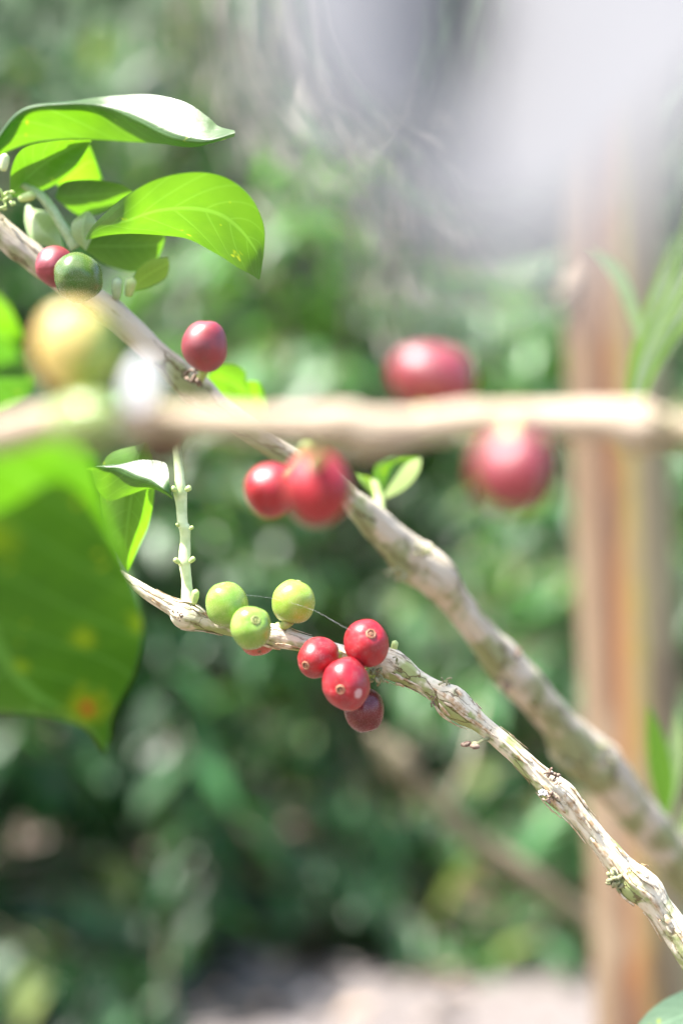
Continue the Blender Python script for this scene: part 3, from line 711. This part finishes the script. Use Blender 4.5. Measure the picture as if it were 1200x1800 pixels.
# ================================================================== THICK BRANCH BEHIND
def back_branch():
    P = [(-420, 60, 22.0, 0.460), (-160, 260, 22.0, 0.460), (0, 405, 24.0, 0.462), (60, 455, 24.0, 0.464), (130, 505, 23.0, 0.466), (185, 545, 28.0, 0.467), (215, 568, 25.0, 0.468), (270, 618, 22.0, 0.470), (325, 668, 26.0, 0.472), (350, 690, 28.0, 0.474), (400, 728, 20.0, 0.477), (480, 785, 20.0, 0.480), (560, 832, 20.0, 0.485), (610, 872, 19.5, 0.490), (640, 900, 26.0, 0.494), (690, 950, 30.7, 0.504), (725, 985, 39.0, 0.512), (765, 1012, 37.2, 0.516),
         (800, 1058, 26.9, 0.526), (850, 1122, 27.9, 0.536), (890, 1172, 35.3, 0.548), (925, 1208, 33.5, 0.555), (975, 1265, 30.7, 0.570), (1015, 1318, 44.6, 0.584), (1055, 1350, 42.8, 0.592), (1100, 1405, 35.3, 0.606), (1150, 1465, 35.3, 0.620), (1200, 1525, 37.2, 0.635), (1300, 1640, 40.8, 0.664), (1600, 2000, 48.3, 0.737)]
    pts, rad = px_path(P, 10)
    root = empty('coffee_branch', tuple(pts[-1]), 'thick lichen covered branch behind, out of focus, running down to the right edge', 'branch', 'coffee branches')
    mb = MB(); tube(mb, pts, rad, 40, bark_disp(5.5, 0.08)); mb.build('bark', M['bark_blur'], root)
    clump('dried_flower', at(742, 968, .50), 0.005, 12, M['dry_green'], root, 21, (1.2, .6, .6))
    clump('dried_flower', at(1050, 1318, .58), 0.008, 12, M['dry_green'], root, 22, (1.2, .6, .8))
    clump('dried_flower', at(907, 1150, .54), 0.005, 8, M['dry'], root, 23, (.7, .5, 1))
    clump('dried_flower', at(882, 1205, .54), 0.005, 8, M['dry'], root, 24)
    clump('dried_sprout', at(694, 1010, .50), 0.006, 9, M['dry_green'], root, 25, (1.2, .6, .6))
    clump('dried_flower', at(990, 1340, .57), 0.006, 8, M['dry_green'], root, 26)
    clump('dried_flower', at(345, 655, .462), 0.006, 10, M['dry'], root, 27, (.6, .5, 1.3))
    T = 'leaf'
    # top leaf: underside glowing, upper side of its outer half shining white
    shell_leaf([((-30, 300, .462), (-30, 300, .462), (-30, 301, .462)),
                ((2, 232, .468), (0, 240, .458), (10, 268, .472)),
                ((45, 189, .461), (42, 194, .459), (62, 250, .475)),
                ((120, 178, .459), (115, 183, .456), (120, 244, .476)),
                ((190, 170, .4595), (185, 188, .4555), (180, 246, .472)),
                ((262, 166, .4525), (240, 212, .4475), (235, 250, .466)),
                ((325, 180, .4455), (300, 242, .4375), (292, 254, .448)),
                ((365, 205, .4405), (345, 250, .4335), (335, 259, .440)),
                ((385, 222, .4375), (372, 248, .4315), (368, 253, .436)),
                ((412, 229, .430), (413, 234, .429), (412, 240, .430))], M['leaf'], T, root, wave=0.004, label='long top leaf with its upper side shining white towards the tip')
    # big arched leaf
    shell_leaf([((150, 418, 0.455), (151, 420, 0.454), (153, 422, 0.453)),
                ((168, 392, 0.439), (175, 402, 0.439), (186, 414, 0.443)),
                ((215, 350, 0.411), (222, 388, 0.416), (232, 411, 0.432)),
                ((270, 318, 0.404), (275, 370, 0.416), (290, 414, 0.436)),
                ((335, 303, 0.402), (335, 365, 0.416), (335, 422, 0.438)),
                ((395, 312, 0.404), (385, 375, 0.416), (378, 445, 0.438)),
                ((440, 345, 0.408), (420, 400, 0.418), (405, 462, 0.436)),
                ((463, 395, 0.414), (445, 432, 0.422), (428, 476, 0.432)),
                ((464, 440, 0.420), (455, 455, 0.424), (444, 484, 0.428)),
                ((457, 490, 0.426), (455, 492, 0.426), (453, 491, 0.426))], M['leaf'], T, root, wave=0.003, bow=0.06, label='large arched leaf hanging its pointed tip to the right')
    shell_leaf([((18, 345, .468), (18, 345, .468), (18, 346, .468)), ((20, 300, .458), (45, 315, .466), (50, 342, .476)), ((40, 262, .452), (80, 285, .464), (95, 325, .48)), ((95, 248, .45), (120, 262, .462), (135, 290, .476)), ((160, 246, .456), (161, 248, .457), (160, 250, .458))], M['leaf'], T, root, bow=.05)
    shell_leaf([((100, 325, .49), (100, 326, .49), (101, 327, .49)), ((115, 285, .482), (128, 305, .487), (140, 322, .494)), ((140, 262, .48), (155, 285, .485), (172, 318, .492)), ((158, 256, .482), (172, 290, .486), (181, 312, .49)), ((180, 320, .488), (181, 322, .488), (180, 323, .488))], M['leaf_bright'], T, root)
    shell_leaf([((98, 345, .476), (98, 346, .476), (98, 348, .476)), ((110, 322, .468), (125, 345, .476), (140, 378, .488)), ((155, 316, .466), (170, 342, .474), (185, 372, .488)), ((205, 322, .468), (212, 338, .474), (216, 350, .482)), ((233, 336, .474), (234, 337, .474), (233, 339, .474))], M['leaf'], T, root, bow=.04)
    shell_leaf([((112, 440, .474), (112, 441, .474), (113, 442, .474)), ((60, 425, .472), (82, 412, .470), (104, 402, .474)), ((44, 392, .476), (62, 385, .474), (90, 375, .478)), ((46, 362, .48), (52, 360, .48), (60, 368, .48))], M['leaf_pale'], T, root, bow=.05, label='small pale leaf beside the whitish leaf stalk')
    shell_leaf([((140, 432, .47), (140, 433, .47), (141, 434, .47)), ((175, 405, .468), (180, 432, .473), (185, 465, .482)), ((230, 402, .468), (232, 432, .474), (232, 478, .485)), ((275, 406, .47), (276, 430, .476), (270, 462, .484)), ((290, 415, .474), (289, 424, .476), (284, 440, .48))], M['leaf'], T, root, bow=.04)
    shell_leaf([((232, 510, .47), (232, 511, .47), (233, 512, .47)), ((238, 480, .468), (250, 490, .470), (262, 505, .474)), ((262, 458, .468), (275, 474, .47), (290, 490, .474)), ((295, 452, .47), (298, 462, .471), (298, 474, .472))], M['leaf_young'], T, root, bow=.06, label='small young light green leaf')
    # whitish leaf stalk, buds
    s = MB(); q, rr = px_path([(135, 435, 12, .466), (112, 400, 9, .465), (90, 365, 9, .465), (70, 342, 8, .466), (40, 325, 6, .468)], 6); tube(s, q, rr, 12); s.build('leaf_stalk', M['bud'], root)
    shell_leaf([((150, 440, .462), (150, 440, .462), (151, 441, .462)), ((128, 415, .461), (145, 408, .460), (165, 412, .464)), ((128, 390, .461), (148, 385, .460), (172, 395, .464)), ((150, 372, .463), (155, 372, .463), (160, 374, .463))], M['leaf_pale'], T, root, bow=.05, label='tiny pale leaf at the foot of the arched leaf')
    bud('young_bud', at(205, 525, .464), at(207, 488, .462), px(8, .46), M['bud'], root)
    bud('young_bud', at(225, 520, .466), at(232, 488, .464), px(8, .46), M['stem_green'], root)
    bud('young_bud', at(6, 300, .45), at(10, 270, .45), px(7, .46), M['shoot'], root)
    bud('young_bud', at(35, 350, .462), at(62, 342, .46), px(7, .46), M['stem_green'], root)
    clump('leaf_buds', at(8, 350, .455), 0.006, 12, M['stem_green'], root, 31)
    s = MB(); tube(s, [at(352, 688, 0.474), at(354, 674, 0.49), at(363, 663, 0.512)], [.0012, .001, .0008], 8); s.build('leaf_stalk', M['stem_green'], root)
    # yellow green notched leaf by the single red cherry
    shell_leaf([((362, 662, 0.512), (363, 663, 0.512), (362, 665, 0.512)), ((388, 642, 0.506), (395, 668, 0.512), (392, 700, 0.520)), ((415, 642, 0.502), (420, 680, 0.512), (415, 725, 0.524)), ((432, 655, 0.502), (436, 690, 0.513), (432, 738, 0.526)),
                ((433, 668, 0.504), (445, 700, 0.514), (445, 742, 0.528)), ((455, 672, 0.506), (459, 705, 0.515), (457, 742, 0.528)), ((468, 700, 0.510), (469, 715, 0.516), (467, 730, 0.522))], M['leaf_bright'], T, root, bow=.06, label='bright yellow green rounded leaf with a notch in its edge')
    # small leaves rising beside the branch
    s = MB(); q, rr = px_path([(668, 935, 8, .515), (668, 900, 9, .517), (664, 870, 9, .52), (655, 845, 8, .522)], 6); tube(s, q, rr, 10); s.build('green_shoot', M['stem_green'], root)
    shell_leaf([((668, 880, .52), (668, 881, .52), (669, 882, .52)), ((690, 845, .518), (700, 850, .522), (712, 858, .528)), ((712, 815, .518), (722, 820, .522), (734, 832, .528)), ((738, 802, .52), (740, 804, .52), (741, 808, .52))], M['leaf_pale'], T, root, bow=.05, label='small leaf with a shining pale half')
    shell_leaf([((668, 880, .52), (668, 881, .52), (667, 882, .52)), ((655, 845, .52), (680, 845, .53), (700, 850, .53)), ((662, 812, .522), (690, 815, .532), (715, 820, .532)), ((685, 797, .53), (710, 800, .53), (735, 801, .53))], M['leaf'], T, root, bow=.05)
    shell_leaf([((664, 880, .52), (663, 881, .52), (662, 882, .52)), ((632, 845, .516), (648, 850, .52), (660, 860, .524)), ((625, 832, .52), (635, 835, .52), (648, 838, .52))], M['leaf_young'], T, root, bow=.05)
    return root
BB = back_branch()
cherry(360, 609, .455, 84, 92, (0.05, -0.25, 0.95), M['pink'], 'single deep red cherry standing beside the bright notched leaf, left of centre', G3, at(350, 668, .466), show_calyx=False)
cherry(98, 468, .450, 70, 80, (-0.3, -0.8, -0.3), M['pink'], 'small dark red cherry half hidden behind the olive green one, upper left', G3, at(120, 500, .462), show_calyx=False)
cherry(138, 488, .440, 88, 88, (0.1, -0.9, -0.2), M['olive'], 'olive green cherry below the leaf cluster at the upper left', G3, at(150, 515, .462), show_calyx=False)

# ================================================================== HORIZONTAL TWIG NEAR THE LENS
def front_twig():
    P = [(-700, 906, 24, .27), (-200, 806, 28, .28), (0, 764, 31, .286), (110, 741, 30, .29), (230, 741, 30, .292), (340, 742, 29, .293), (450, 748, 29, .294), (540, 750, 34, .295), (600, 752, 42, .296), (645, 762, 42, .297), (720, 753, 30, .298), (820, 741, 30, .3), (920, 739, 31, .302), (1020, 739, 32, .302),
         (1085, 744, 38, .302), (1125, 752, 46, .302), (1160, 754, 34, .302), (1220, 760, 31, .302), (1500, 796, 32, .302), (1900, 866, 36, .302)]
    pts, rad = px_path(P, 10)
    NT = 1
    root = empty('coffee_branch', tuple(pts[-1]), 'blurred beige twig running level across the whole picture, close to the lens', 'branch', 'coffee branches')
    mb = MB(); tube(mb, pts, rad, 32, bark_disp(7.5, 0.1)); mb.build('bark', M['bark_tan'], root)
    s = MB(); q, rr = px_path([(625, 755, 24, .297), (650, 778, 24, .299), (668, 792, 12, .299)], 6); tube(s, q, rr, 12); s.build('node_stub', M['bark_tan'], root)
    clump('dried_flower', at(1122, 762, .302), 0.008, 14, M['dry_green'], root, 41, (1.2, .7, .7))
    # very large leaf in the lower left corner
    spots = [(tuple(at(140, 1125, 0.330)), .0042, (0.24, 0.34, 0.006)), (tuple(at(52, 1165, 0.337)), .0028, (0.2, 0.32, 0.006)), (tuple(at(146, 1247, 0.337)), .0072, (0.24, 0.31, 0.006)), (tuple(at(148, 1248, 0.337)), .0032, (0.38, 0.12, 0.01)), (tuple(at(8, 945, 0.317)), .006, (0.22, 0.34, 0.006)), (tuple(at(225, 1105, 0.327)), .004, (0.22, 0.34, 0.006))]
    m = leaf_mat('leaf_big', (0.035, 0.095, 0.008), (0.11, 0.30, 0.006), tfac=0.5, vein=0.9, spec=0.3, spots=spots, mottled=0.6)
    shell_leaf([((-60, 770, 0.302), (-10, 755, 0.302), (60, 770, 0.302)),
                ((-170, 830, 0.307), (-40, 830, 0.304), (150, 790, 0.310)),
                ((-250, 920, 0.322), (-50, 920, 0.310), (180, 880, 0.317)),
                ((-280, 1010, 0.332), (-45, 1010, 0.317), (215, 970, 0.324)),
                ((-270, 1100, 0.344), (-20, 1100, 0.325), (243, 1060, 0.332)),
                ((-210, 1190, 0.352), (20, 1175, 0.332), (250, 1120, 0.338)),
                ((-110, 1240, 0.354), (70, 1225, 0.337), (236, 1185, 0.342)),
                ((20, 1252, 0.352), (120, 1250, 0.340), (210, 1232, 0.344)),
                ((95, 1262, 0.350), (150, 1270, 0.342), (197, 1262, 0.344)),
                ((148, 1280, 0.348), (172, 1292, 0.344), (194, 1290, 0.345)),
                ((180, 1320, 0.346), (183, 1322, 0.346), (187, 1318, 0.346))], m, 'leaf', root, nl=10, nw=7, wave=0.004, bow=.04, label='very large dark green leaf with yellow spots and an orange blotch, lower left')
    shell_leaf([((-420, 745, .345), (-420, 746, .345), (-420, 748, .345)), ((-280, 640, .312), (-280, 690, .345), (-280, 735, .39)), ((-120, 590, .308), (-120, 670, .345), (-120, 735, .40)), ((0, 590, .312), (0, 665, .345), (-5, 725, .385)), ((58, 660, .338), (60, 668, .345), (58, 690, .35))], M['leaf_dark'], 'leaf', root, bow=.04)  # left edge leaf, stretched in depth beyond the frame to shade the big leaf
    shell_leaf([((-120, 640, .325), (-120, 641, .325), (-120, 642, .325)), ((-40, 520, .322), (-40, 580, .33), (-40, 640, .335)), ((10, 530, .328), (12, 590, .334), (10, 640, .338)), ((42, 590, .334), (43, 592, .334), (42, 600, .334))], M['leaf'], 'leaf', root, bow=.04)
    return root
FT = front_twig()
cherry(136, 612, .288, 158, 164, (0.1, -0.85, 0.4), M['yellow'], 'big blurred yellow cherry turning green on one side, at the left', G2, at(150, 715, .29), show_calyx=False)
cherry(152, 742, .276, 96, 138, (0.95, -0.3, -0.1), M['pale_green'], 'blurred pale green cherry lying against the twig at the left', G2, at(190, 742, .289), show_calyx=False)
cherry(288, 762, .298, 112, 116, (0.0, -0.3, -0.9), M['brown'], 'dark brown blurred cherry hanging under the twig', G2, at(300, 738, .291), show_calyx=False)
cherry(758, 668, .307, 160, 124, (0.3, 0.1, 0.9), M['pink'], 'blurred pinkish red cherry sitting on top of the level twig', G2, at(752, 735, .3), show_calyx=False, lob=0.02)
cherry(902, 828, .268, 148, 160, (0.15, -0.8, -0.5), M['pink'], 'blurred dark pink cherry hanging under the twig left of the wooden post', G2, at(900, 740, .301), show_calyx=False)
cherry(557, 857, .322, 124, 142, (0.15, -0.7, -0.6), M['red_a'], 'larger blurred red cherry of the pair hanging under the twig', G2, at(575, 765, .296), show_calyx=False)
cherry(478, 862, .36, 96, 100, (-0.3, -0.8, -0.3), M['red_a'], 'smaller blurred red cherry at the left of the hanging pair', G2, at(540, 790, .335), show_calyx=False)
def pale_lump():  # white rounded lump, not tied to one plant part
    c = at(246, 676, .28); b = MB(); ellipsoid(b, c, basis((0.2, -0.5, 0.8)), (px(42, .28), px(28, .28), px(48, .28)), 20, 14, lambda q: 1 + 0.15 * noise.noise(q * 1.5))
    tag(b.build('white_lump', M['white']), 'white blurred lump between the yellow cherry and the twig', 'flower bud')
pale_lump()

# ================================================================== RIGHT EDGE PLANTS
def blade(mb, pts, wid, fold=0.25, side=None):
    q = catmull([(*p, w) for p, w in zip([tuple(p) for p in pts], wid)], 6); n = len(q); g = []
    for i in range(n):
        p = Vector(q[i][:3]); t = (Vector(q[min(i + 1, n - 1)][:3]) - Vector(q[max(i - 1, 0)][:3])).normalized()
        s = t.cross(Vector((0, -1, 0)) if side is None else side).normalized(); nn = s.cross(t)
        w = max(q[i][3], 1e-5) / 2
        g.append((mb.vert(p - s * w + nn * w * fold), mb.vert(p), mb.vert(p + s * w + nn * w * fold)))
    for i in range(n - 1):
        a, c = g[i], g[i + 1]; u0, u1 = i / (n - 1), (i + 1) / (n - 1)
        mb.face((a[0], c[0], c[1], a[1]), [(u0, 0), (u1, 0), (u1, .5), (u0, .5)]); mb.face((a[1], c[1], c[2], a[2]), [(u0, .5), (u1, .5), (u1, 1), (u0, 1)])
def weed():
    d = .63; root = BB
    for pts, w, mt, lb in (([(1178, 1500, d), (1170, 1440, d), (1164, 1380, d), (1152, 1310, d), (1138, 1238, d)], (5, 8, 38, 36, 1), 'leaf_bright', 'upright pointed bright green leaf at the right edge'),
                       ([(1178, 1500, d + .01), (1172, 1440, d + .01), (1178, 1380, d + .01), (1187, 1310, d + .01), (1188, 1245, d + .01)], (5, 8, 28, 30, 1), 'leaf_pale', 'upright pointed pale leaf at the right edge'),
                       ([(1180, 1500, d), (1205, 1445, d), (1240, 1400, d), (1290, 1370, d)], (6, 30, 40, 1), 'leaf_pale', None)):
        b = MB(); blade(b, [at(*p) for p in pts], [px(x, d) for x in w]); b.build('leaf', M[mt], root, label=lb)
    d = .5
    root = empty('broad_leaf_plant', tuple(at(1300, 1900, d)), 'pale green blurred leaf poking into the bottom right corner', 'plant')
    s = MB(); tube(s, [at(1340, 2200, d), at(1320, 2000, d), at(1290, 1780, d)], [.002, .0018, .0012], 8); s.build('stem', M['stem_green'], root)
    b = MB(); blade(b, [at(1310, 1760, d), at(1250, 1770, d - .01), at(1165, 1800, d - .02), at(1090, 1850, d - .02)], [px(x, d) for x in (8, 70, 60, 2)], side=Vector((0, -.8, .6))); b.build('leaf', M['leaf_grey'], root)
weed()
def grass():
    d = .62
    root = empty('grass_tuft', tuple(at(1105, 740, d)), 'fan of long light green grass blades rising to the upper right edge', 'grass')
    r = random.Random(5)
    for i in range(14):
        x = 1096 + i * 2.5; e = 1165 + i * 11; y2 = 400 - i * 8 + r.uniform(-90, 60); dd = d + r.uniform(-.05, .05)
        b = MB(); blade(b, [at(x, 760, dd), at(x + 6, 690, dd), at(x + (e - x) * .3, 600, dd), at(x + (e - x) * .75, 500, dd), at(e + 20, y2, dd)], [px(w, d) for w in (5, 8, 10, 8, 1)])
        b.build('blade', M['grass' if i % 3 else 'leaf_young'], root)
    b = MB(); blade(b, [at(1130, 620, d), at(1105, 530, d), at(1075, 470, d), at(1030, 430, d)], [px(w, d) for w in (8, 24, 24, 1)]); b.build('blade', M['leaf_pale'], root)
grass()
def dead_branch():
    P = [(655, 1285, 8, 1.26), (680, 1318, 20, 1.265), (705, 1345, 28, 1.27), (740, 1385, 17, 1.28), (800, 1440, 17, 1.29), (850, 1490, 20, 1.3), (910, 1530, 23, 1.31), (980, 1580, 17, 1.32), (1080, 1660, 24, 1.34), (1300, 1820, 28, 1.38), (1650, 2080, 30, 1.44)]
    q, rr = px_path(P, 8); root = empty('bare_branch', tuple(q[-1]), 'bare brown branch slanting in the far blur below the sharp one', 'branch')
    b = MB(); tube(b, q, rr, 16, bark_disp(2, .15)); b.build('bark', M['bark_dead'], root)
    s = MB(); tube(s, [q[30], q[30] + Vector((.02, -.01, .05)), q[30] + Vector((.03, -.01, .10))], [.004, .003, .0015], 8); s.build('side_twig', M['bark_blur'], root)
dead_branch()

# ================================================================== PALE LEAVES RIGHT AT THE LENS
M['veil'] = plain_mat('sheen_tinted_leaf', (0.148, 0.152, 0.163), (0.135, 0.139, 0.150), 60, 0.7, 0.35)  # sky glare on glossy near leaves, put into the base colour as a pale tone
def near_leaves():
    root = empty('pale_near_leaf', tuple(at(1300, -300, .14)), 'leaf with painted whitish lavender sheen, far out of focus, covering the upper right corner', 'leaf', 'pale leaves against the lens')
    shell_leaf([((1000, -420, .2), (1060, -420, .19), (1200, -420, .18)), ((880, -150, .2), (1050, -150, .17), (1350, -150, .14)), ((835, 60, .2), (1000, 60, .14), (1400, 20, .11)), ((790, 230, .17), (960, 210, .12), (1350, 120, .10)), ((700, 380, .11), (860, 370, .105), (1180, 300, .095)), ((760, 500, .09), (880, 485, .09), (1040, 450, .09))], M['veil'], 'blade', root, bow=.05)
    root = empty('pale_near_leaf', tuple(at(640, -400, .14)), 'leaf with painted greyish white sheen, far out of focus at the top, left of the dark gap', 'leaf', 'pale leaves against the lens')
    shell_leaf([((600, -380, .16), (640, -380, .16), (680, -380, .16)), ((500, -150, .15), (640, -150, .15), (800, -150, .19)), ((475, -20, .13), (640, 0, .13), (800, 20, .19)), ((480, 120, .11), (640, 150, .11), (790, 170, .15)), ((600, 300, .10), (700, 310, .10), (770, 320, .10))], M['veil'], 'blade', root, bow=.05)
near_leaves()
